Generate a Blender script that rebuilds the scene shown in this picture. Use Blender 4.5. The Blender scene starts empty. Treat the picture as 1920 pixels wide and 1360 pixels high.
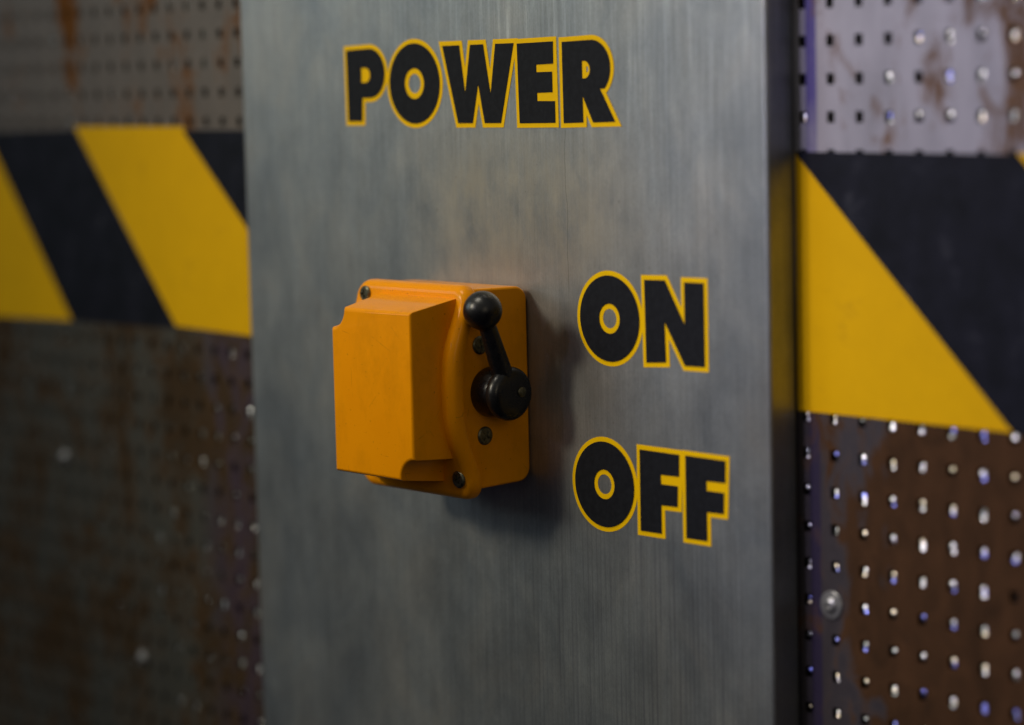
import bpy, bmesh, math, random
from mathutils import Vector, Matrix

# one model unit is 1.2 mm; world: x right along the panel, y into the wall, z up
S = 0.0012
sc = bpy.context.scene
COL = sc.collection

# ------------------------------------------------------------------ camera
cam_d = bpy.data.cameras.new('camera')
cam = bpy.data.objects.new('camera', cam_d)
COL.objects.link(cam)
CAM = Vector((770.488, -648.744, 95.912))
RT = Vector((0.65417, 0.75599, -0.02309)).normalized()
FW = Vector((-0.75348, 0.64874, -0.10675)).normalized()
UP = RT.cross(FW).normalized()
m = Matrix((RT, UP, -FW)).transposed().to_4x4()
m.translation = CAM * S
cam.matrix_world = m
cam_d.sensor_width = 36.0
cam_d.lens = 4886.75 / 1920 * 36
cam_d.clip_start = 0.02
cam_d.clip_end = 50
cam_d.dof.use_dof = True
cam_d.dof.focus_distance = (Vector((38, -6, 0)) - CAM).dot(FW) * S
cam_d.dof.aperture_fstop = cam_d.lens * 1e-3 / (25 * S)
cam_d.dof.aperture_blades = 9
sc.camera = cam

# ------------------------------------------------------------------ light
world = bpy.data.worlds.new('World')
sc.world = world
world.use_nodes = True
wn = world.node_tree
wn.nodes.clear()
w_out = wn.nodes.new('ShaderNodeOutputWorld')
w_bg = wn.nodes.new('ShaderNodeBackground')
w_tc = wn.nodes.new('ShaderNodeTexCoord')
w_sep = wn.nodes.new('ShaderNodeSeparateXYZ')
w_rmp = wn.nodes.new('ShaderNodeValToRGB')
w_map = wn.nodes.new('ShaderNodeMapRange')
w_map.inputs[1].default_value = -1; w_map.inputs[2].default_value = 1
wn.links.new(w_tc.outputs['Generated'], w_sep.inputs[0])
wn.links.new(w_sep.outputs['Z'], w_map.inputs[0])
wn.links.new(w_map.outputs[0], w_rmp.inputs[0])
wn.links.new(w_rmp.outputs[0], w_bg.inputs[0])
wn.links.new(w_bg.outputs[0], w_out.inputs[0])
r = w_rmp.color_ramp
r.elements[0].position = 0.30; r.elements[0].color = (0.006, 0.006, 0.012, 1)
r.elements[1].position = 0.70; r.elements[1].color = (0.19, 0.195, 0.18, 1)
e = r.elements.new(0.47); e.color = (0.016, 0.016, 0.025, 1)
w_bg.inputs[1].default_value = 1.0


def lamp(name, kind, pos, target, power, color, size=None, **kw):
    d = bpy.data.lights.new(name, kind)
    d.energy = power
    d.color = color
    if kind == 'AREA':
        d.shape = 'DISK'; d.size = size * S
    elif size is not None:
        d.shadow_soft_size = size * S
    for k, v in kw.items():
        setattr(d, k, v)
    o = bpy.data.objects.new(name, d)
    COL.objects.link(o)
    p = Vector(pos) * S
    o.location = p
    o.rotation_euler = (Vector(target) * S - p).to_track_quat('-Z', 'Y').to_euler()
    return o


lamp('hall_lamp', 'SPOT', (-460, -1210, 600), (-10, 0, 10), 52, (1.0, 0.90, 0.68), 105,
     spot_size=math.radians(30), spot_blend=1.0)
lamp('stage_lamp', 'SPOT', (-130, -1140, 480), (262, 13, 22), 37, (0.78, 0.71, 1.0), 38,
     spot_size=math.radians(21), spot_blend=0.9)
lamp('right_fill', 'AREA', (1050, -520, 260), (20, -20, -20), 0.75, (1.0, 0.82, 0.55), 420)  # added warm fill for the switch side and the panel's return face
lamp('ceiling_glow', 'AREA', (-60, -620, 1350), (0, 0, 0), 13, (1.0, 0.92, 0.76), 520)
lamp('left_fill', 'AREA', (-1500, -1300, 700), (0, 0, 0), 8, (0.80, 0.95, 1.0), 900)  # added soft fill from the left for the panel to reflect

sc.view_settings.view_transform = 'Standard'
sc.view_settings.look = 'None'
sc.view_settings.exposure = -0.2
sc.view_settings.gamma = 1
sc.view_settings.use_curve_mapping = False
sc.cycles.max_bounces = 8

rnd = random.Random(11)

# ------------------------------------------------------------------ materials


class NT:
    """small helper for building a node material; coordinates come out in model units"""

    def __init__(s, name):
        s.m = bpy.data.materials.new(name)
        s.m.use_nodes = True
        s.t = s.m.node_tree
        s.b = s.t.nodes['Principled BSDF']
        s.tc = s.t.nodes.new('ShaderNodeTexCoord')

    def n(s, typ, **kw):
        x = s.t.nodes.new('ShaderNode' + typ)
        for k, v in kw.items():
            setattr(x, k, v)
        return x

    def l(s, a, b):
        s.t.links.new(a, b)

    def coords(s, scale=(1, 1, 1), loc=(0, 0, 0)):
        mp = s.n('Mapping')
        mp.inputs['Scale'].default_value = [c / S for c in scale]
        mp.inputs['Location'].default_value = loc
        s.l(s.tc.outputs['Object'], mp.inputs[0])
        return mp.outputs[0]

    def noise(s, scale, vec=None, detail=4, rough=0.5, dist=0.0):
        x = s.n('TexNoise')
        x.inputs['Scale'].default_value = scale
        x.inputs['Detail'].default_value = detail
        x.inputs['Roughness'].default_value = rough
        x.inputs['Distortion'].default_value = dist
        s.l(vec if vec is not None else s.coords(), x.inputs['Vector'])
        return x.outputs['Fac']

    def ramp(s, fac, stops, interp='LINEAR'):
        x = s.n('ValToRGB')
        x.color_ramp.interpolation = interp
        els = x.color_ramp.elements
        while len(els) < len(stops):
            els.new(0.5)
        for el, (p, c) in zip(els, stops):
            el.position = p
            el.color = (c, c, c, 1) if not isinstance(c, tuple) else (*c, 1)
        s.l(fac, x.inputs[0])
        return x.outputs[0]

    def math(s, op, a, b=None, c=None, clamp=False):
        x = s.n('Math', operation=op, use_clamp=clamp)
        for i, v in enumerate((a, b, c)):
            if v is None:
                continue
            if isinstance(v, (int, float)):
                x.inputs[i].default_value = v
            else:
                s.l(v, x.inputs[i])
        return x.outputs[0]

    def mix(s, fac, a, b, blend='MIX'):
        x = s.n('Mix', data_type='RGBA', blend_type=blend)
        for i, v in ((0, fac), (6, a), (7, b)):
            if isinstance(v, (int, float)):
                x.inputs[i].default_value = v
            elif isinstance(v, tuple):
                x.inputs[i].default_value = (*v, 1)
            else:
                s.l(v, x.inputs[i])
        return x.outputs[2]

    def set(s, **kw):
        for k, v in kw.items():
            k = k.replace('_', ' ')
            i = s.b.inputs[k]
            if isinstance(v, tuple):
                i.default_value = (*v, 1)
            elif isinstance(v, (int, float)):
                i.default_value = v
            else:
                s.l(v, i)

    def bump(s, h, strength, dist):
        x = s.n('Bump')
        x.inputs['Strength'].default_value = strength
        x.inputs['Distance'].default_value = dist * S
        s.l(h, x.inputs['Height'])
        s.l(x.outputs[0], s.b.inputs['Normal'])


def band(t, v, lo, hi, soft):
    """1 where lo<v<hi, soft edges"""
    a = t.n('MapRange', interpolation_type='SMOOTHSTEP')
    a.inputs[1].default_value = lo - soft; a.inputs[2].default_value = lo + soft
    t.l(v, a.inputs[0])
    b = t.n('MapRange', interpolation_type='SMOOTHSTEP')
    b.inputs[1].default_value = hi - soft; b.inputs[2].default_value = hi + soft
    b.inputs[3].default_value = 1; b.inputs[4].default_value = 0
    t.l(v, b.inputs[0])
    return t.math('MULTIPLY', a.outputs[0], b.outputs[0])


# brushed, stained metal of the panel
t = NT('brushed_steel')
blot = t.noise(0.028, t.coords((1, 1, 0.75)), 5, 0.6, 0.6)
blot2 = t.noise(0.11, t.coords((1, 1, 0.45)), 5, 0.65)
streak = t.noise(1.0, t.coords((0.55, 0.55, 0.018)), 3, 0.6)
fine = t.noise(1.0, t.coords((2.2, 2.2, 0.03)), 4, 0.7)
grain = t.noise(1.6, t.coords((1, 1, 0.5)), 3, 0.8)
base = t.ramp(blot, [(0.30, (0.235, 0.26, 0.285)), (0.52, (0.31, 0.328, 0.338)), (0.75, (0.38, 0.375, 0.36))])
base = t.mix(1.0, base, t.ramp(blot2, [(0.25, 0.86), (0.7, 1.07)]), 'MULTIPLY')
base = t.mix(1.0, base, t.ramp(streak, [(0.3, 0.93), (0.65, 1.04)]), 'MULTIPLY')
base = t.mix(1.0, base, t.ramp(fine, [(0.3, 0.88), (0.6, 1.05)]), 'MULTIPLY')
base = t.mix(1.0, base, t.ramp(grain, [(0.3, 0.88), (0.7, 1.10)]), 'MULTIPLY')
# fine vertical grooves worn in low on the plate
sep = t.n('SeparateXYZ'); t.l(t.coords(), sep.inputs[0])
X, Z = sep.outputs['X'], t.math('SUBTRACT', sep.outputs['Z'], 300.0)   # height above the panel's mid line
wv = t.n('TexWave', wave_type='BANDS', bands_direction='X')
wv.inputs['Scale'].default_value = 0.13; wv.inputs['Distortion'].default_value = 3.5
wv.inputs['Detail'].default_value = 3; wv.inputs['Detail Scale'].default_value = 2.0
t.l(t.coords((1, 1, 0.012)), wv.inputs['Vector'])
groove_zone = t.math('MULTIPLY', band(t, X, 10, 160, 40), band(t, Z, -400, -60, 30))
gr = t.math('MULTIPLY', t.ramp(wv.outputs['Fac'], [(0.0, 1.0), (0.45, 0.0)]), groove_zone)
base = t.mix(t.math('MULTIPLY', t.math('MULTIPLY', gr, t.ramp(streak, [(0.35, 1.0), (0.62, 0.1)])), 0.55), base, (0.16, 0.16, 0.20))
top = t.math('MULTIPLY', band(t, Z, 78, 400, 36), band(t, X, -30, 400, 60))
base = t.mix(t.math('MULTIPLY', top, 0.8), base, t.mix(1.0, base, t.ramp(streak, [(0.38, 0.90), (0.55, 1.0), (0.70, 1.28)]), 'MULTIPLY'))
# warm glow of bounced light above the switch, painted into the metal colour
warm_glow = t.math('MULTIPLY', band(t, t.math('ADD', X, t.math('MULTIPLY', blot2, 30.0)), -10, 95, 30), band(t, Z, 22, 75, 22))
base = t.mix(t.math('MULTIPLY', warm_glow, t.ramp(blot2, [(0.3, 0.25), (0.6, 0.75)])), base, (0.44, 0.385, 0.30))
# dirty, greasy patch where hands go round the lever, and a few specks
gm = t.math('MULTIPLY', band(t, t.math('ADD', X, t.math('MULTIPLY', blot, 30.0)), 40, 88, 14), band(t, Z, -30, 6, 16))
base = t.mix(t.math('MULTIPLY', gm, 0.38), base, (0.16, 0.13, 0.10))
spk = t.ramp(t.noise(0.55, t.coords((1, 1, 0.7), (4, 2, 9)), 2, 0.5), [(0.74, 0.0), (0.77, 1.0)])
base = t.mix(t.math('MULTIPLY', spk, 0.35), base, (0.12, 0.11, 0.10))
# hairline scratch below the lettering
wob = t.math('MULTIPLY', t.math('SUBTRACT', t.noise(0.05), 0.5), 4.0)
xs = t.math('ADD', X, wob)
scr = t.math('MULTIPLY', band(t, xs, 50.1, 50.35, 0.12), band(t, Z, 18, 82, 6))
base = t.mix(t.math('MULTIPLY', scr, 0.55), base, (0.08, 0.07, 0.06))
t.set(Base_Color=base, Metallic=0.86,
      Roughness=t.math('ADD', t.math('MULTIPLY', t.noise(0.035, t.coords((1, 1, 0.7)), 4, 0.6), 0.24), 0.33))
hh = t.math('ADD', t.math('MULTIPLY', t.math('MULTIPLY', fine, band(t, X, 20, 400, 60)), 0.7), t.math('MULTIPLY', grain, 0.5))
t.bump(hh, 0.30, 0.35)
STEEL = t.m

# perforated sheet: pale scuffed metal with rust; rust has its own places on the sheet
t = NT('rusty_perforated_metal')
sep = t.n('SeparateXYZ'); t.l(t.coords(), sep.inputs[0])
X, Z = sep.outputs['X'], sep.outputs['Z']
n1 = t.noise(0.034, t.coords((1, 1, 0.42), (5.1, 0, 2.2)), 6, 0.62, 0.9)
n2 = t.noise(0.10, t.coords((1, 1, 0.5), (2.0, 0, 7.2)), 5, 0.6, 1.4)
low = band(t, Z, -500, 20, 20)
right = band(t, X, 168, 600, 18)
lowright = t.math('MULTIPLY', low, band(t, X, 190, 600, 26))
lowleft = t.math('MULTIPLY', low, band(t, X, -600, 0, 20))
topright = t.math('MULTIPLY', band(t, Z, 40, 500, 20), band(t, X, 212, 600, 22))
topleft = t.math('MULTIPLY', band(t, Z, 40, 500, 20), band(t, X, -600, 0, 20))
f = t.math('ADD', t.math('MULTIPLY', n1, 0.65), t.math('MULTIPLY', n2, 0.45))
f = t.math('ADD', f, t.math('MULTIPLY', lowright, 0.30))
f = t.math('ADD', f, t.math('MULTIPLY', topright, 0.035))
f = t.math('ADD', f, t.math('MULTIPLY', lowleft, 0.09))
# one long run of rust high on the left
run = t.math('MULTIPLY', band(t, t.math('ADD', X, t.math('MULTIPLY', n2, 14.0)), -318, -303, 4), band(t, Z, 98, 400, 8))
f = t.math('ADD', f, t.math('MULTIPLY', run, 0.14))
rust_mask = t.ramp(f, [(0.585, 0.0), (0.685, 1.0)])
pale = t.ramp(t.noise(0.05, t.coords((1, 1, 0.3)), 5, 0.6), [(0.3, (0.23, 0.23, 0.24)), (0.7, (0.37, 0.365, 0.38))])
lav = band(t, X, 150, 600, 5)
pale = t.mix(lav, pale, t.mix(1.0, pale, (0.96, 0.93, 1.06), 'MULTIPLY'))
# plate below the tape is dull and dark, the upper left field is darker and browner
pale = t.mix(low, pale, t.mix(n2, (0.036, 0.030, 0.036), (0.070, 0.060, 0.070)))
pale = t.mix(topleft, pale, t.mix(n2, (0.085, 0.070, 0.060), (0.18, 0.15, 0.13)))
rust = t.ramp(n2, [(0.3, (0.075, 0.042, 0.028)), (0.55, (0.12, 0.068, 0.042)), (0.75, (0.17, 0.095, 0.055))])
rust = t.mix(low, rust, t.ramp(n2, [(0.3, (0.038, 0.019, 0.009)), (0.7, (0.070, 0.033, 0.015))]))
rust = t.mix(topleft, rust, (0.125, 0.048, 0.010))
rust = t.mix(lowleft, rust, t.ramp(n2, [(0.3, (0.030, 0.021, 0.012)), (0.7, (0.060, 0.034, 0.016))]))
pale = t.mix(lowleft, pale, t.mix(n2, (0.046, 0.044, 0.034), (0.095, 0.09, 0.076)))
pale = t.mix(t.math('MULTIPLY', lowleft, band(t, X, -212, 0, 14)), pale, t.mix(n2, (0.040, 0.024, 0.034), (0.085, 0.055, 0.075)))
# remnant of blue-violet protective film along the panel
film = t.math('MULTIPLY', band(t, X, 158.4, 163.2, 0.3), t.ramp(n1, [(0.30, 0.5), (0.42, 1.0)]))
pale = t.mix(film, pale, t.mix(low, (0.075, 0.06, 0.24), (0.03, 0.022, 0.06)))
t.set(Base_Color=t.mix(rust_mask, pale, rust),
      Metallic=t.math('MULTIPLY', t.math('SUBTRACT', 1.0, rust_mask), 0.35),
      Roughness=t.math('ADD', t.math('MULTIPLY', rust_mask, 0.30), 0.45))
t.l(t.math('SUBTRACT', 0.5, t.math('MULTIPLY', rust_mask, 0.42)), t.b.inputs['Specular IOR Level'])
t.bump(n2, 0.25, 0.5)
SHEET = t.m

t = NT('dark_backing_metal')
t.set(Base_Color=t.ramp(t.noise(0.15), [(0.3, (0.010, 0.009, 0.008)), (0.7, (0.022, 0.02, 0.018))]),
      Metallic=0.3, Roughness=0.7)
BACK = t.m


def bead_mat(name, col, rough):
    t = NT(name)
    t.set(Base_Color=t.mix(t.noise(0.5), col, tuple(c * 0.8 for c in col)), Metallic=1.0, Roughness=rough)
    return t.m


BEADS = [bead_mat('silver_glint_metal', (0.95, 0.95, 0.95), 0.30),  # white, warm and blue of the glints put into the bead colours
         bead_mat('warm_glint_metal', (0.95, 0.84, 0.62), 0.30),
         bead_mat('blue_glint_metal', (0.34, 0.38, 0.98), 0.30),
         bead_mat('dull_glint_metal', (0.36, 0.38, 0.36), 0.34)]

t = NT('yellow_tape')
g = t.noise(0.05, None, 6, 0.65)
sm = t.ramp(t.noise(0.09, t.coords((1, 1, 1), (3, 3, 3)), 5, 0.7), [(0.60, 0.0), (0.75, 0.22)])
t.set(Base_Color=t.mix(sm, t.mix(g, (0.62, 0.345, 0.0), (0.76, 0.425, 0.0)), (0.25, 0.13, 0.01)), Roughness=0.55)
t.b.inputs['Specular IOR Level'].default_value = 0.10
t.bump(t.noise(0.5), 0.08, 0.3)
TAPE_Y = t.m

t = NT('black_tape')
g = t.noise(0.07, None, 5, 0.6)
t.set(Base_Color=t.ramp(g, [(0.35, (0.005, 0.006, 0.010)), (0.60, (0.011, 0.012, 0.020)), (0.78, (0.035, 0.037, 0.048))]),
      Roughness=t.ramp(g, [(0.3, 0.55), (0.7, 0.40)]))
t.b.inputs['Specular IOR Level'].default_value = 0.10
t.bump(t.noise(0.5), 0.08, 0.3)
TAPE_K = t.m

t = NT('black_vinyl')
g = t.noise(0.4, None, 5, 0.7)
t.set(Base_Color=t.ramp(g, [(0.35, (0.006, 0.0068, 0.010)), (0.7, (0.012, 0.0135, 0.018))]), Roughness=0.6)
t.b.inputs['Specular IOR Level'].default_value = 0.12
VINYL_K = t.m
t = NT('yellow_vinyl')
g = t.noise(0.25, None, 5, 0.7)
t.set(Base_Color=t.mix(g, (0.80, 0.47, 0.0), (0.90, 0.55, 0.0)), Roughness=0.5)
t.b.inputs['Specular IOR Level'].default_value = 0.08
VINYL_Y = t.m

# enamel of the switch, with a few nicks and scratches
t = NT('yellow_enamel')
g = t.noise(0.05, None, 4, 0.6)
col = t.mix(g, (0.80, 0.275, 0.0), (0.90, 0.33, 0.0))
nick = t.ramp(t.noise(0.9, t.coords((1, 1, 1), (3, 1, 2)), 2, 0.4), [(0.73, 0.0), (0.755, 1.0)])
grime = t.ramp(t.noise(0.06, t.coords((1, 1, 0.6), (1, 7, 2)), 5, 0.7), [(0.48, 0.0), (0.72, 0.30)])
col = t.mix(grime, col, (0.42, 0.15, 0.0))
sv = t.n('TexVoronoi', feature='DISTANCE_TO_EDGE')
sv.inputs['Scale'].default_value = 0.045
t.l(t.coords((1, 1, 1), (0.4, 0.9, 0.2)), sv.inputs['Vector'])
line = t.math('LESS_THAN', sv.outputs[0], 0.0022)
line = t.math('MULTIPLY', line, t.ramp(t.noise(0.12, t.coords((1, 1, 1), (9, 4, 1)), 2), [(0.58, 0.0), (0.62, 1.0)]))
col = t.mix(t.math('MULTIPLY', t.math('MAXIMUM', nick, line), 0.55), col, (0.12, 0.05, 0.01))
t.set(Base_Color=col, Roughness=t.math('ADD', t.math('MULTIPLY', g, 0.14), 0.36))
t.b.inputs['Specular IOR Level'].default_value = 0.05
t.b.inputs['Coat Weight'].default_value = 0.4
t.b.inputs['Coat IOR'].default_value = 1.33
t.b.inputs['Coat Roughness'].default_value = 0.09
t.bump(t.noise(0.35, None, 3, 0.5), 0.06, 0.4)
ENAMEL = t.m

t = NT('black_bakelite')
g = t.noise(0.3, None, 5, 0.7)
t.set(Base_Color=(0.006, 0.006, 0.007), Roughness=t.ramp(g, [(0.3, 0.20), (0.7, 0.42)]))
t.bump(g, 0.12, 0.3)
BLACK = t.m

t = NT('tarnished_screw_metal')
g = t.noise(0.8, None, 4, 0.7)
t.set(Base_Color=t.ramp(g, [(0.35, (0.07, 0.065, 0.04)), (0.7, (0.24, 0.23, 0.16))]), Metallic=0.9, Roughness=0.42)
SCREW = t.m
t = NT('zinc_screw_metal')
g = t.noise(0.6, None, 4, 0.7)
t.set(Base_Color=t.ramp(g, [(0.35, (0.26, 0.26, 0.27)), (0.7, (0.42, 0.42, 0.43))]), Metallic=0.8, Roughness=0.4)
ZINC = t.m

# ------------------------------------------------------------------ object helpers


def obj(name, me, mats, parent=None, origin=(0, 0, 0), smooth=None):
    """me: bmesh in model units and world axes"""
    o_ = Vector(origin)
    mesh = bpy.data.meshes.new(name)
    for v in me.verts:
        v.co = (v.co - o_) * S
    me.to_mesh(mesh)
    me.free()
    for mm in (mats if isinstance(mats, list) else [mats]):
        mesh.materials.append(mm)
    if smooth is not None:
        mesh.shade_smooth()
        if smooth < 180:
            mesh.set_sharp_from_angle(angle=math.radians(smooth))
    o = bpy.data.objects.new(name, mesh)
    COL.objects.link(o)
    if parent is not None:
        o.parent = parent
        o.location = (o_ - Vector(parent['at'])) * S
        o['at'] = list(origin)
    else:
        o.location = o_ * S
        o['at'] = list(origin)
    return o


def thing(name, label, cat, at, group=None):
    o = bpy.data.objects.new(name, None)
    o.empty_display_size = 0.01
    COL.objects.link(o)
    o.location = Vector(at) * S
    o['at'] = list(at)
    return tag(o, label, cat, group)


def tag(o, label, cat, group=None):
    o['label'] = label
    o['category'] = cat
    if group:
        o['group'] = group
    return o


def flat(loops, y0, y1, to=lambda p: p):
    """plate with holes: outline loops in (x, z), from depth y0 (front) to y1"""
    cu = bpy.data.curves.new('tmp', 'CURVE')
    cu.dimensions = '2D'
    cu.fill_mode = 'BOTH'
    for lp in loops:
        sp = cu.splines.new('POLY')
        sp.points.add(len(lp) - 1)
        for p, q in zip(sp.points, lp):
            p.co = (q[0], q[1], 0, 1)
        sp.use_cyclic_u = True
    cu.extrude = abs(y1 - y0) / 2
    o = bpy.data.objects.new('tmp', cu)
    COL.objects.link(o)
    me = bpy.data.meshes.new_from_object(o.evaluated_get(bpy.context.evaluated_depsgraph_get()))
    bm = bmesh.new()
    bm.from_mesh(me)
    bpy.data.objects.remove(o); bpy.data.curves.remove(cu); bpy.data.meshes.remove(me)
    ym = (y0 + y1) / 2
    for v in bm.verts:
        v.co = Vector(to((v.co.x, ym - v.co.z, v.co.y)))
    bmesh.ops.remove_doubles(bm, verts=bm.verts, dist=1e-4)
    bmesh.ops.recalc_face_normals(bm, faces=bm.faces)
    return bm


def circle(cx, cz, rr, n=56):
    return [(cx + rr * math.cos(a * 2 * math.pi / n), cz + rr * math.sin(a * 2 * math.pi / n)) for a in range(n)]


def arc(cx, cz, rr, a0, a1, n=14):
    return [(cx + rr * math.cos(math.radians(a0 + (a1 - a0) * k / n)),
             cz + rr * math.sin(math.radians(a0 + (a1 - a0) * k / n))) for k in range(n + 1)]


def grow(poly, d, limit=2.6):
    """mitred outward offset of a polygon"""
    n = len(poly)
    area = sum(poly[i][0] * poly[(i + 1) % n][1] - poly[(i + 1) % n][0] * poly[i][1] for i in range(n))
    sgn = 1 if area > 0 else -1
    out = []
    for i in range(n):
        a, b, c = Vector(poly[i - 1]), Vector(poly[i]), Vector(poly[(i + 1) % n])
        u, v = (b - a).normalized(), (c - b).normalized()
        n1 = Vector((u.y, -u.x)) * sgn
        n2 = Vector((v.y, -v.x)) * sgn
        mvec = n1 + n2
        k = 2 / max(mvec.length_squared, 1e-6)
        mv = mvec * k * d
        convex = (u.x * v.y - u.y * v.x) * sgn > 0
        if convex and mv.length > limit * d:
            mv = mv.normalized() * limit * d
        out.append(tuple(b + mv))
    return out


def lathe(profile, axis_at, n=48, direction='X'):
    """profile: (along, radius); revolved around +X or -Y through axis_at"""
    bm = bmesh.new()
    rings = []
    A = Vector(axis_at)
    for (h, rr) in profile:
        if rr < 1e-6:
            q = Vector((h, 0, 0)) if direction == 'X' else Vector((0, -h, 0))
            rings.append([bm.verts.new(A + q)])
            continue
        ring = []
        for k in range(n):
            c, s_ = math.cos(2 * math.pi * k / n) * rr, math.sin(2 * math.pi * k / n) * rr
            q = Vector((h, c, s_)) if direction == 'X' else Vector((c, -h, s_))
            ring.append(bm.verts.new(A + q))
        rings.append(ring)
    for a, b in zip(rings, rings[1:]):
        if len(a) == 1 and len(b) == 1:
            continue
        for k in range(n):
            k2 = (k + 1) % n
            if len(a) == 1:
                bm.faces.new((a[0], b[k], b[k2]))
            elif len(b) == 1:
                bm.faces.new((a[k], a[k2], b[0]))
            else:
                bm.faces.new((a[k], a[k2], b[k2], b[k]))
    bmesh.ops.recalc_face_normals(bm, faces=bm.faces)
    return bm


def bevel_mod(o, w_, seg=3, angle=30):
    md = o.modifiers.new('bevel', 'BEVEL')
    md.width = w_ * S
    md.segments = seg
    md.limit_method = 'ANGLE'
    md.angle_limit = math.radians(angle)
    md.harden_normals = False
    return md


def box(bm, x0, x1, y0, y1, z0, z1):
    r_ = bmesh.ops.create_cube(bm, size=1)
    for v in r_['verts']:
        v.co = Vector((x0 + (v.co.x + .5) * (x1 - x0), y0 + (v.co.y + .5) * (y1 - y0), z0 + (v.co.z + .5) * (z1 - z0)))


# ------------------------------------------------------------------ perforated wall
WY = 13.74            # front of the sheet behind the panel front
PIT, HX, HZ = 12.909, 169.6, -34.4
wall = thing('perforated_wall', 'rusty perforated metal sheet with rows of square holes behind the steel panel',
             'wall', (0, WY, -260))


def make_sheet():
    bm = bmesh.new()
    hw, hh_ = 1.72, 1.95
    i0, i1, j0, j1 = -50, 13, -17, 19
    xs_, zs_ = [HX + (i0 - 0.5) * PIT], [HZ + (j0 - 0.5) * PIT]
    for i in range(i0, i1):
        xs_ += [HX + i * PIT - hw, HX + i * PIT + hw]
    for j in range(j0, j1):
        zs_ += [HZ + j * PIT - hh_, HZ + j * PIT + hh_]
    xs_.append(HX + (i1 - 0.5) * PIT); zs_.append(HZ + (j1 - 0.5) * PIT)
    T = 0.9
    g0 = [[bm.verts.new((x, WY, z)) for z in zs_] for x in xs_]
    g1 = [[bm.verts.new((x, WY + T, z)) for z in zs_] for x in xs_]
    for a in range(len(xs_) - 1):
        for b in range(len(zs_) - 1):
            hole = a % 2 == 1 and b % 2 == 1
            c = [(a, b), (a + 1, b), (a + 1, b + 1), (a, b + 1)]
            if not hole:
                bm.faces.new([g0[p][q] for p, q in c])
                bm.faces.new([g1[p][q] for p, q in reversed(c)])
            else:
                for k in range(4):
                    (p, q), (p2, q2) = c[k], c[(k + 1) % 4]
                    bm.faces.new((g0[p][q], g1[p][q], g1[p2][q2], g0[p2][q2]))
    nx, nz = len(xs_) - 1, len(zs_) - 1
    for b in range(nz):
        bm.faces.new((g0[0][b], g1[0][b], g1[0][b + 1], g0[0][b + 1]))
        bm.faces.new((g0[nx][b], g1[nx][b], g1[nx][b + 1], g0[nx][b + 1]))
    for a in range(nx):
        bm.faces.new((g0[a][0], g1[a][0], g1[a + 1][0], g0[a + 1][0]))
        bm.faces.new((g0[a][nz], g1[a][nz], g1[a + 1][nz], g0[a + 1][nz]))
    bmesh.ops.recalc_face_normals(bm, faces=bm.faces)
    return bm, (i0, i1, j0, j1)


bm, (i0, i1, j0, j1) = make_sheet()
obj('sheet', bm, SHEET, wall, (0, WY, 0))


def ico():
    b_ = bmesh.new()
    bmesh.ops.create_icosphere(b_, subdivisions=3, radius=1)
    b_.verts.ensure_lookup_table()
    out = ([v.co.copy() for v in b_.verts], [[v.index for v in f_.verts] for f_ in b_.faces])
    b_.free()
    return out


ICO = ico()


def make_backing():
    """dark plate behind the sheet with bright metal beads added in the holes to make lamp glints"""
    bm = bmesh.new()
    box(bm, -480, 336, WY + 2.4, WY + 4.4, -262, 210)
    for i in range(i0, i1):
        for j in range(j0, j1):
            x, z = HX + i * PIT, HZ + j * PIT
            if -150 < x < 150 or x < -410 or x > 290 or z < -262 or z > 165:
                continue
            up = z > 40
            if x > 0 and -19.5 < z < 73 or x < 0 and -17 < z < 80:
                continue
            if x > 0:
                pr = 0.97
                if up:
                    pr = 0.10 if (z > 118 and x < 225) else (0.12 if x < 175 else 0.75 if x < 215 else 0.97)
                sz = 1.1 if x > 175 else 0.8
            else:
                edge = max(0.0, min(1.0, (x + 290) / 120))
                pr = (0.30 if up else 0.22 + 0.58 * edge)
                sz = (0.50 if up else 0.42 + 0.26 * edge)
                if not up and rnd.random() < 0.03:
                    sz = 1.2
            if rnd.random() > pr:
                continue
            for k in range(rnd.choice((1, 2, 2, 3))):
                kind = rnd.random()
                mi = 0 if kind < 0.42 else 1 if kind < 0.58 else 2 if kind < 0.83 else 3
                if x < 0:
                    mi = 0 if kind < 0.3 else 3
                if up and mi == 2 and rnd.random() < 0.5:
                    mi = 0
                rr = rnd.uniform(0.8, 1.2) * sz
                cx_ = x + rnd.uniform(0.35, 0.95)
                cz_ = z + (0.95 if k == 0 else -0.95 if k == 1 else 0) + rnd.uniform(-0.35, 0.25) - 0.2
                nd = Vector((0.20 + rnd.gauss(0, 0.13), -0.90, 0.38 + rnd.gauss(0, 0.14))).normalized()  # bead faces tilted so that lamp glints reach the camera
                R_ = nd.to_track_quat('Z', 'Y').to_matrix().to_4x4()
                M = Matrix.Translation((cx_, WY + 0.55 + rnd.uniform(-0.1, 0.3), cz_)) @ R_ @ \
                    Matrix.Diagonal((rr * rnd.uniform(0.8, 1.1), rr * rnd.uniform(0.8, 1.2), rr * rnd.uniform(0.28, 0.5), 1))
                vs = [bm.verts.new(M @ c) for c in ICO[0]]
                for f3 in ICO[1]:
                    f_ = bm.faces.new([vs[q] for q in f3])
                    f_.material_index = mi + 1
                    f_.smooth = True
    return bm


obj('backing_plate', make_backing(), [BACK] + BEADS, wall, (0, WY, 0))


def cross(cx, cz, a, b, rot=0.3):
    pts = [(b, a), (a, a), (a, b), (-a, b), (-a, a), (-b, a), (-b, -a), (-a, -a), (-a, -b), (a, -b), (a, -a), (b, -a)]
    c, s_ = math.cos(rot), math.sin(rot)
    return [(cx + p * c - q * s_, cz + p * s_ + q * c) for p, q in pts]


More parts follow.
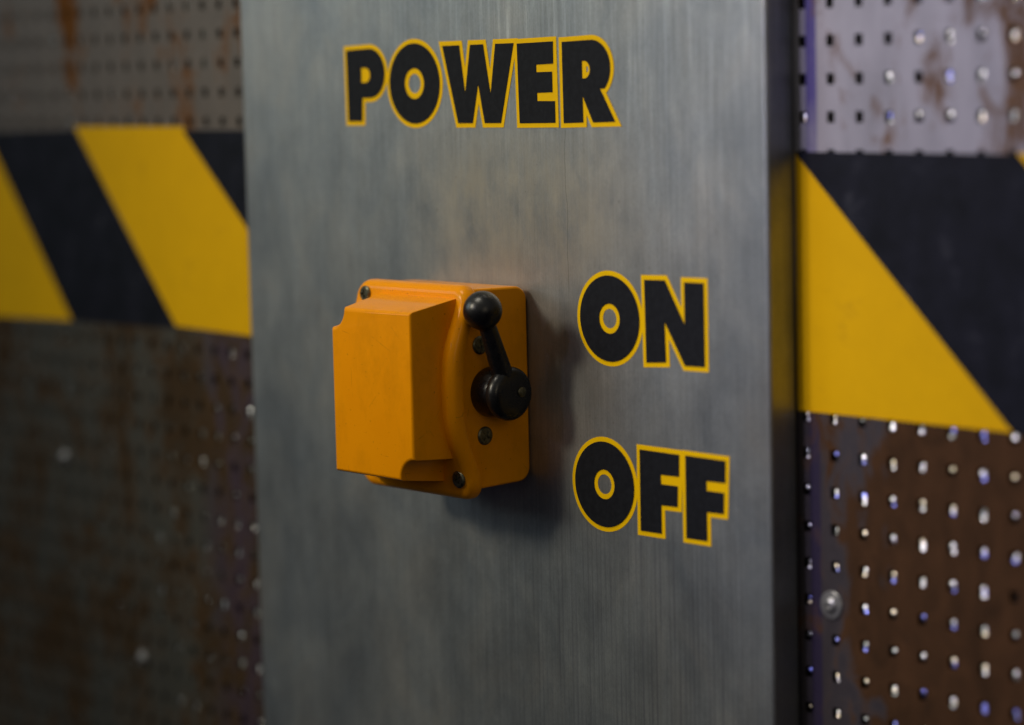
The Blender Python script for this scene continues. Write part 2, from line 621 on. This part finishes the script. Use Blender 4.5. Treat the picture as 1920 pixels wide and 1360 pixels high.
def screw_head(name, at, rr, mat, parent, facing='Y', h=1.0, rot=0.3, washer=0.0):
    """pan head with a real cross-shaped recess; facing -Y (front) or +X (right)"""
    A = Vector(at)
    if facing == 'Y':
        to = lambda p: (A.x + p[0], A.y + p[1], A.z + p[2])
    else:
        to = lambda p: (A.x - p[1], A.y + p[0], A.z + p[2])
    n = 40
    bm = flat([circle(0, 0, rr * 0.82, n), cross(0, 0, rr * 0.13, rr * 0.55, rot)], -h, -h * 0.45, to)
    bm2 = flat([circle(0, 0, rr, n)], -h * 0.5, 0, to)
    me2 = bpy.data.meshes.new('t'); bm2.to_mesh(me2); bm2.free()
    bm.from_mesh(me2); bpy.data.meshes.remove(me2)
    # sloping shoulder between rim and crown
    ra, rb = [], []
    for k in range(n):
        a = 2 * math.pi * k / n
        ra.append(bm.verts.new(to((rr * math.cos(a), -h * 0.5, rr * math.sin(a)))))
        rb.append(bm.verts.new(to((rr * .82 * math.cos(a), -h, rr * .82 * math.sin(a)))))
    for k in range(n):
        k2 = (k + 1) % n
        bm.faces.new((ra[k], ra[k2], rb[k2], rb[k]))
    bmesh.ops.recalc_face_normals(bm, faces=bm.faces)
    o = obj(name, bm, mat, parent, at, smooth=28)
    return o


for (x, z, rr) in ((168.0, -86.6, 5.0), (-338, -82.3, 3.6), (-274.2, -172.9, 3.6)):
    # pan-head fixing screw with a wide rim
    prof = [(0, rr), (0.4, rr), (0.75, rr * 0.94), (0.85, rr * 0.62), (1.15, rr * 0.56), (1.7, rr * 0.40), (1.85, rr * 0.26),
            (1.2, rr * 0.18), (1.2, 0)]
    obj('screw', lathe(prof, (x, WY, z), 40, 'Y'), ZINC, wall, (x, WY, z), smooth=35)

# ------------------------------------------------------------------ hazard tape
TY = WY - 0.18


def strip(pts, y0, y1):
    return flat([pts], y0, y1)


def tape(label, yellows, blacks):
    cx_ = sum(p[0] for p in yellows[0]) / len(yellows[0])
    r_ = thing('hazard_tape', label, 'hazard tape', (cx_, TY, 30), 'strips of black and yellow hazard tape')
    for y_ in yellows:
        bx = sum(p[0] for p in y_) / len(y_)
        obj('yellow_stripe', strip(y_, TY, WY - 0.01), TAPE_Y, r_, (bx, TY, 30))
    for b in blacks:
        bx = sum(p[0] for p in b) / len(b)
        obj('black_stripe', strip(b, TY - 0.12, TY - 0.012), TAPE_K, r_, (bx, TY, 30))
    return r_


tape('hazard tape strip left of the steel panel, a yellow band between two black stripes',
     [[(-316.5, 79.7), (-223.4, 79.6), (-149, 12.0), (-149, -13.5), (-235.2, -11.8)],
      [(-480, 76.5), (-401, 76.6), (-325.4, -14.2), (-480, -17.6)]],
     [[(-401.2, 77.0), (-316.3, 78.2), (-234.8, -12.6), (-325.6, -14.2)],
      [(-223.6, 78.0), (-149, 77.6), (-149, 11.0)]])
tape('hazard tape strip right of the steel panel, big yellow triangle beneath a black stripe',
     [[(153.2, 70.3), (248.0, -19.6), (153.2, -19.8)], [(248.6, 69.9), (320, 69.8), (320, 1)]],
     [[(152.9, 70.0), (249.0, 69.6), (320.4, 0.8), (320.4, -19.7), (247.0, -19.7)]])

# ------------------------------------------------------------------ steel panel
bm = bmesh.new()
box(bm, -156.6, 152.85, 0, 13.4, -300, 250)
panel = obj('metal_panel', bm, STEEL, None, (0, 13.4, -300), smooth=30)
bevel_mod(panel, 1.3, 4)
tag(panel, 'tall brushed steel panel, grey and stained, standing proud of the perforated wall', 'metal panel')

# ------------------------------------------------------------------ lettering
D = 1.75
T0 = 110.75
B0 = 80.75
Pp = [(-81.7, T0 - .3)] + arc(-66.6, 101.0, 9.85, 90, -90, 22) + [(-71.7, 91.15), (-72.2, B0 + 1), (-81.3, B0 + 1)]
Pc = [(-72.1, 103.3)] + arc(-69.3, 100.3, 3.0, 90, -90, 12) + [(-72.1, 97.3)]
Rp = [(49.6, T0 - .3)] + arc(65.4, 100.6, 10.25, 88, -48, 20) + [(69.95, 93.0), (77.8, B0 + .2), (65.9, B0), (60.5, 90.4), (60.6, B0), (49.85, B0 - .2)]
Rc = [(60.45, 103.25)] + arc(61.5, 100.05, 3.2, 88, -88, 12) + [(60.5, 96.85)]
Rslit = [(62.6, 101.2), (63.65, 101.05), (63.7, 99.5), (62.7, 98.85)]
Wp = [(-20.0, T0), (-9.7, T0), (-6.7, 92.1), (-3.1, T0), (4.6, T0), (8.4, 91.7), (11.8, T0), (22.4, T0),
      (14.1, B0), (4.6, B0), (1.15, 95.8), (-2.6, B0), (-11.4, B0)]
Ep = [(24.3, 110.5), (44.7, 110.8), (44.6, 102.6), (35.05, 102.4), (35.1, 99.6), (43.9, 99.65), (43.95, 92.05),
      (35.25, 91.9), (35.3, 88.85), (45.2, 88.75), (45.2, 80.7), (25.0, 80.6)]
Eo = [(24.3, 110.5), (44.7, 110.8), (45.2, 80.7), (25.0, 80.6)]
Np = [(91.35, 24.1), (102.0, 24.4), (111.8, 8.9), (111.8, 24.1), (121.65, 24.2), (121.65, -5.6), (111.6, -5.8),
      (101.5, 9.5), (102.0, -5.2), (91.8, -5.9)]


def F_(dx, w2):
    return [(87.4 + dx, -38.0), (107.9 + dx - w2, -38.1), (107.7 + dx - w2, -46.1), (98.2 + dx - w2, -46.25),
            (98.35 + dx - w2, -49.7), (107.0 + dx - w2, -49.6), (106.7 + dx - w2, -57.2), (98.3 + dx - w2, -57.4),
            (98.3 + dx - w2, -67.9), (87.3 + dx, -68.0)]


def Fo(p):
    return [p[0], p[1], (p[5][0], p[6][1]), p[7], p[8], p[9]]


def O_(cx_, cz_, r1, r2, r3):
    return ([circle(cx_, cz_, r1), circle(cx_, cz_, r2, 32)], [circle(cx_, cz_, r1 + D), circle(cx_, cz_, r3, 32)])


F1, F2 = F_(0, 0), F_(23.65, 0.4)
words = [
    ('black POWER lettering outlined in yellow at the top of the steel panel', [
        ([Pp, Pc], [grow(Pp, D)]),
        O_(-37.9, 96.45, 15.8, 6.05, 3.75),
        ([Wp], [grow(Wp, D)]),
        ([Ep], [grow(Eo, D)]),
        ([Rp, Rc], [grow(Rp, D), Rslit])]),
    ('black ON lettering outlined in yellow, right of the yellow switch', [
        O_(72.6, 9.05, 15.9, 5.55, 3.6),
        ([Np], [grow(Np, D)])]),
    ('black OFF lettering outlined in yellow, below the ON lettering', [
        O_(68.1, -52.85, 16.0, 5.55, 3.7),
        ([F1], [grow(Fo(F1), D)]),
        ([F2], [grow(Fo(F2), D)])]),
]
for label, letters in words:
    allp = [p for bl, yl in letters for p in yl[0]]
    cx_ = sum(p[0] for p in allp) / len(allp)
    cz_ = min(p[1] for p in allp)
    root = thing('lettering', label, 'lettering', (cx_, 0, cz_), 'vinyl lettering on the steel panel')
    for k, (bl, yl) in enumerate(letters):
        a0 = bl[0]
        lx = sum(p[0] for p in a0) / len(a0)
        lz = sum(p[1] for p in a0) / len(a0)
        L = obj('letter', flat(bl, -0.34, -0.22), VINYL_K, root, (lx, 0, lz))
        yy = -0.10 - 0.02 * k
        obj('outline', flat(yl, yy, yy + 0.07), VINYL_Y, L, (lx, 0, lz))

# ------------------------------------------------------------------ rotary switch
XS = 26.7
sw = thing('rotary_switch', 'yellow enamelled cam switch box with black ball lever on its right side',
           'switch', (-8, 0, -19))


def arcY(z, y_top=-24.8, y_mid=-32.5):
    """front parting line of the base: an arc about the X axis"""
    u = abs((z + 18.5) / 38.5)
    tab = ((0, 0), (.2, .03), (.35, .12), (.45, .24), (.55, .41), (.69, .71), (.82, .97), (.9, 1.04), (1.0, 1.08), (1.5, 1.08))

    def lin(q):
        q = abs(q)
        for (a, fa), (b, fb) in zip(tab, tab[1:]):
            if q <= b:
                return fa + (fb - fa) * (q - a) / (b - a)
        return tab[-1][1]
    f_ = sum(lin(u + k * 0.02) for k in range(-4, 5)) / 9
    return y_mid + (y_top - y_mid) * f_


# base: side outline in (y, z), swept along x
prof = []
zt, zb = 19.6, -56.0
prof += [(arcY(z) - 2.0, z) for z in [zb + (zt - zb) * k / 40 for k in range(41)]]
rc = 5.5
prof += [(-0.2 - rc + rc * math.sin(math.radians(a)), zt - .3 - rc + rc * math.cos(math.radians(a))) for a in range(0, 91, 10)]
prof += [(-0.2 - rc + rc * math.cos(math.radians(a)), zb + .6 + rc - rc * math.sin(math.radians(a))) for a in range(0, 91, 10)]
bm = bmesh.new()
lo = [bm.verts.new((-35.2, y, z)) for y, z in prof]
hi = [bm.verts.new((XS, y, z)) for y, z in prof]
bm.faces.new(lo); bm.faces.new(hi)
for k in range(len(prof)):
    k2 = (k + 1) % len(prof)
    bm.faces.new((lo[k], lo[k2], hi[k2], hi[k]))
bmesh.ops.recalc_face_normals(bm, faces=bm.faces)
base_o = obj('base', bm, ENAMEL, sw, (-8, 0, -19), smooth=40)
bevel_mod(base_o, 0.9, 3, 50)


# cover: curved rim ...
def rrect(x0, x1, z0, z1, rr, n=8):
    pts = []
    for (cx_, cz_, a0) in ((x1 - rr, z1 - rr, 90), (x1 - rr, z0 + rr, 0), (x0 + rr, z0 + rr, -90), (x0 + rr, z1 - rr, 180)):
        for k in range(n + 1):
            a = math.radians(a0 - 90 * k / n)
            pts.append((cx_ + rr * math.cos(a), cz_ + rr * math.sin(a)))
    return pts


cover = thing_cover = None
bm = bmesh.new()
RX0, RX1, RZ0, RZ1 = -37.2, 30.5, -59.6, 21.3
TH = 8.6
layers = [(2.6, -0.6), (1.0, 0.0), (0.25, 0.35), (0.0, 1.0), (0.0, 3.2)]
for a in range(10, 91, 10):
    layers.append((3.3 * (1 - math.cos(math.radians(a))), 3.2 + 5.4 * math.sin(math.radians(a))))
rings = []
for ins, d in layers:
    pts = rrect(RX0 + ins, RX1 - ins, RZ0 + ins, RZ1 - ins, max(7.0 - ins, 1.5))
    rings.append([bm.verts.new((x, -d, z)) for x, z in pts])
for a, b in zip(rings, rings[1:]):
    for k in range(len(a)):
        k2 = (k + 1) % len(a)
        bm.faces.new((a[k], a[k2], b[k2], b[k]))
bm.faces.new(rings[0]); bm.faces.new(list(reversed(rings[-1])))
for k in range(1, 54):
    zc = RZ0 + (RZ1 - RZ0) * k / 54
    bmesh.ops.bisect_plane(bm, geom=bm.verts[:] + bm.edges[:] + bm.faces[:], plane_co=(0, 0, zc), plane_no=(0, 0, 1))
for v in bm.verts:
    v.co.y = v.co.y * 0.75 + arcY(v.co.z) - 2.8
bmesh.ops.recalc_face_normals(bm, faces=bm.faces)
# ... and raised body with two cut-away corners for the screws
FY = -55.6
rn = 8.0


def body_ring(x0, x1, z0, z1, rnl, rnr, y, ins=0.0):
    """outline clockwise from top right; concave quarter-round notches at top left and bottom right"""
    pts = [(x1 - ins, z1 - ins)]
    # right side down to the notch
    n = 10
    cx_, cz_ = x1, z0
    for k in range(n + 1):
        a = math.radians(90 + 90 * k / n)
        pts.append((cx_ + (rnr + ins) * math.cos(a) - (ins if k == 0 else 0), cz_ + (rnr + ins) * math.sin(a) + (ins if k == n else 0)))
    pts.append((x0 + ins, z0 + ins))
    cx_, cz_ = x0, z1
    for k in range(n + 1):
        a = math.radians(-90 + 90 * k / n)
        pts.append((cx_ + (rnl + ins) * math.cos(a) + (ins if k == 0 else 0), cz_ + (rnl + ins) * math.sin(a) - (ins if k == n else 0)))
    return [(x, y, z) for x, z in pts]


def ring_at(f_, ins=0.0, y=None):
    # f_ 0 at the front face, 1 at the rim
    x0 = -23.6 + (-31.0 + 23.6) * f_
    x1 = 24.7 + (25.2 - 24.7) * f_
    z1 = 12.7 + (17.6 - 12.7) * f_
    z0 = -50.2 + (-53.8 + 50.2) * f_
    rl = 7.9 + 1.6 * f_
    rr_ = 8.2 + 1.8 * f_
    return body_ring(x0, x1, z0, z1, rl, rr_, FY + 27.6 * f_ if y is None else y, ins)


stack = [ring_at(1.0), ring_at(0.5), ring_at(0.047)]
for a in (22.5, 45, 67.5, 90):
    q = math.radians(a)
    stack.append(ring_at(0.0, 1.3 * (1 - math.cos(q)), FY + 1.3 * (1 - math.sin(q))))
rings = [[bm.verts.new(p) for p in ring] for ring in stack]
new = []
for a, b in zip(rings, rings[1:]):
    for k in range(len(a)):
        k2 = (k + 1) % len(a)
        new.append(bm.faces.new((a[k], a[k2], b[k2], b[k])))
new.append(bm.faces.new(list(reversed(rings[-1]))))
bmesh.ops.recalc_face_normals(bm, faces=new)
cover = obj('cover', bm, ENAMEL, sw, (-8, -30, -19), smooth=33)
bevel_mod(cover, 1.0, 3, 42)
# boss cut into the rim round the lower screw
screw_head('screw', (25.0, arcY(-51.2) - 9.2, -51.2), 3.4, SCREW, cover, 'Y', 1.2, 0.5)
screw_head('screw', (-29.4, arcY(16.0) - 9.2, 16.0), 3.0, SCREW, cover, 'Y', 1.2, 0.1)
screw_head('screw', (XS, -22.7, -35.9), 3.5, SCREW, base_o, 'X', 0.7, 0.9)
screw_head('screw', (XS, -24.1, -1.5), 3.5, SCREW, base_o, 'X', 0.7, 0.2)

# lever: hub, round end, arm and ball
HY, HZ_ = -19.9, -19.4
hd = bpy.data.objects.new('handle', None)
COL.objects.link(hd)
hd.parent = sw
hd.location = (Vector((XS, HY, HZ_)) - Vector(sw['at'])) * S
hd['at'] = [XS, HY, HZ_]
prof = [(0, 0), (0, 9.3), (1.2, 9.6), (4.5, 9.5), (8.0, 9.0), (9.2, 8.5), (9.2, 0)]
obj('hub', lathe(prof, (XS, HY, HZ_), 56), BLACK, hd, (XS, HY, HZ_), smooth=40)
prof = [(8.2, 0)] + [(8.2 + 5.2 * math.sin(math.radians(a)) * 0 + 0.0, 0) for a in ()]
prof = [(7.4, 0), (7.4, 7.6), (8.4, 9.0), (9.8, 9.9), (11.2, 10.2), (12.6, 9.9), (13.7, 9.1), (14.3, 8.0), (14.6, 6.4),
        (14.8, 3.0), (14.8, 0)]
obj('end_cap', lathe(prof, (XS, HY, HZ_), 56), BLACK, hd, (XS, HY, HZ_), smooth=50)
prof = [(0, 0), (0, 1.9), (0.5, 1.9), (0.75, 1.5), (0.75, 0)]
sl = lathe(prof, (XS + 14.75, HY + 3.2, HZ_ + 0.6), 24)
for_slot = obj('screw', sl, SCREW, hd, (XS + 14.75, HY + 3.2, HZ_ + 0.6), smooth=40)
ballc = Vector((XS + 10.6, -31.2, 12.5))
armb = Vector((XS + 10.4, HY - 0.5, HZ_ + 2.5))


def rod(a, b, r0, r1, n=32):
    d = (b - a)
    L = d.length
    rot = d.to_track_quat('Z', 'Y').to_matrix().to_4x4()
    bm = bmesh.new()
    rr = []
    for k in range(9):
        f_ = k / 8
        rad = r0 + (r1 - r0) * f_
        ring = []
        for q in range(n):
            an = 2 * math.pi * q / n
            ring.append(bm.verts.new(Vector(a) + rot.to_3x3() @ Vector((rad * math.cos(an), rad * math.sin(an), L * f_))))
        rr.append(ring)
    for p, q in zip(rr, rr[1:]):
        for k in range(n):
            k2 = (k + 1) % n
            bm.faces.new((p[k], p[k2], q[k2], q[k]))
    bm.faces.new(rr[0]); bm.faces.new(rr[-1])
    bmesh.ops.recalc_face_normals(bm, faces=bm.faces)
    return bm


obj('arm', rod(armb, ballc - (ballc - armb).normalized() * 4, 4.3, 3.1), BLACK, hd, tuple(armb), smooth=40)
bm = bmesh.new()
bmesh.ops.create_uvsphere(bm, u_segments=40, v_segments=24, radius=7.3, matrix=Matrix.Translation(ballc))
obj('ball_knob', bm, BLACK, hd, tuple(ballc), smooth=180)

for o in bpy.data.objects:
    if 'at' in o:
        del o['at']
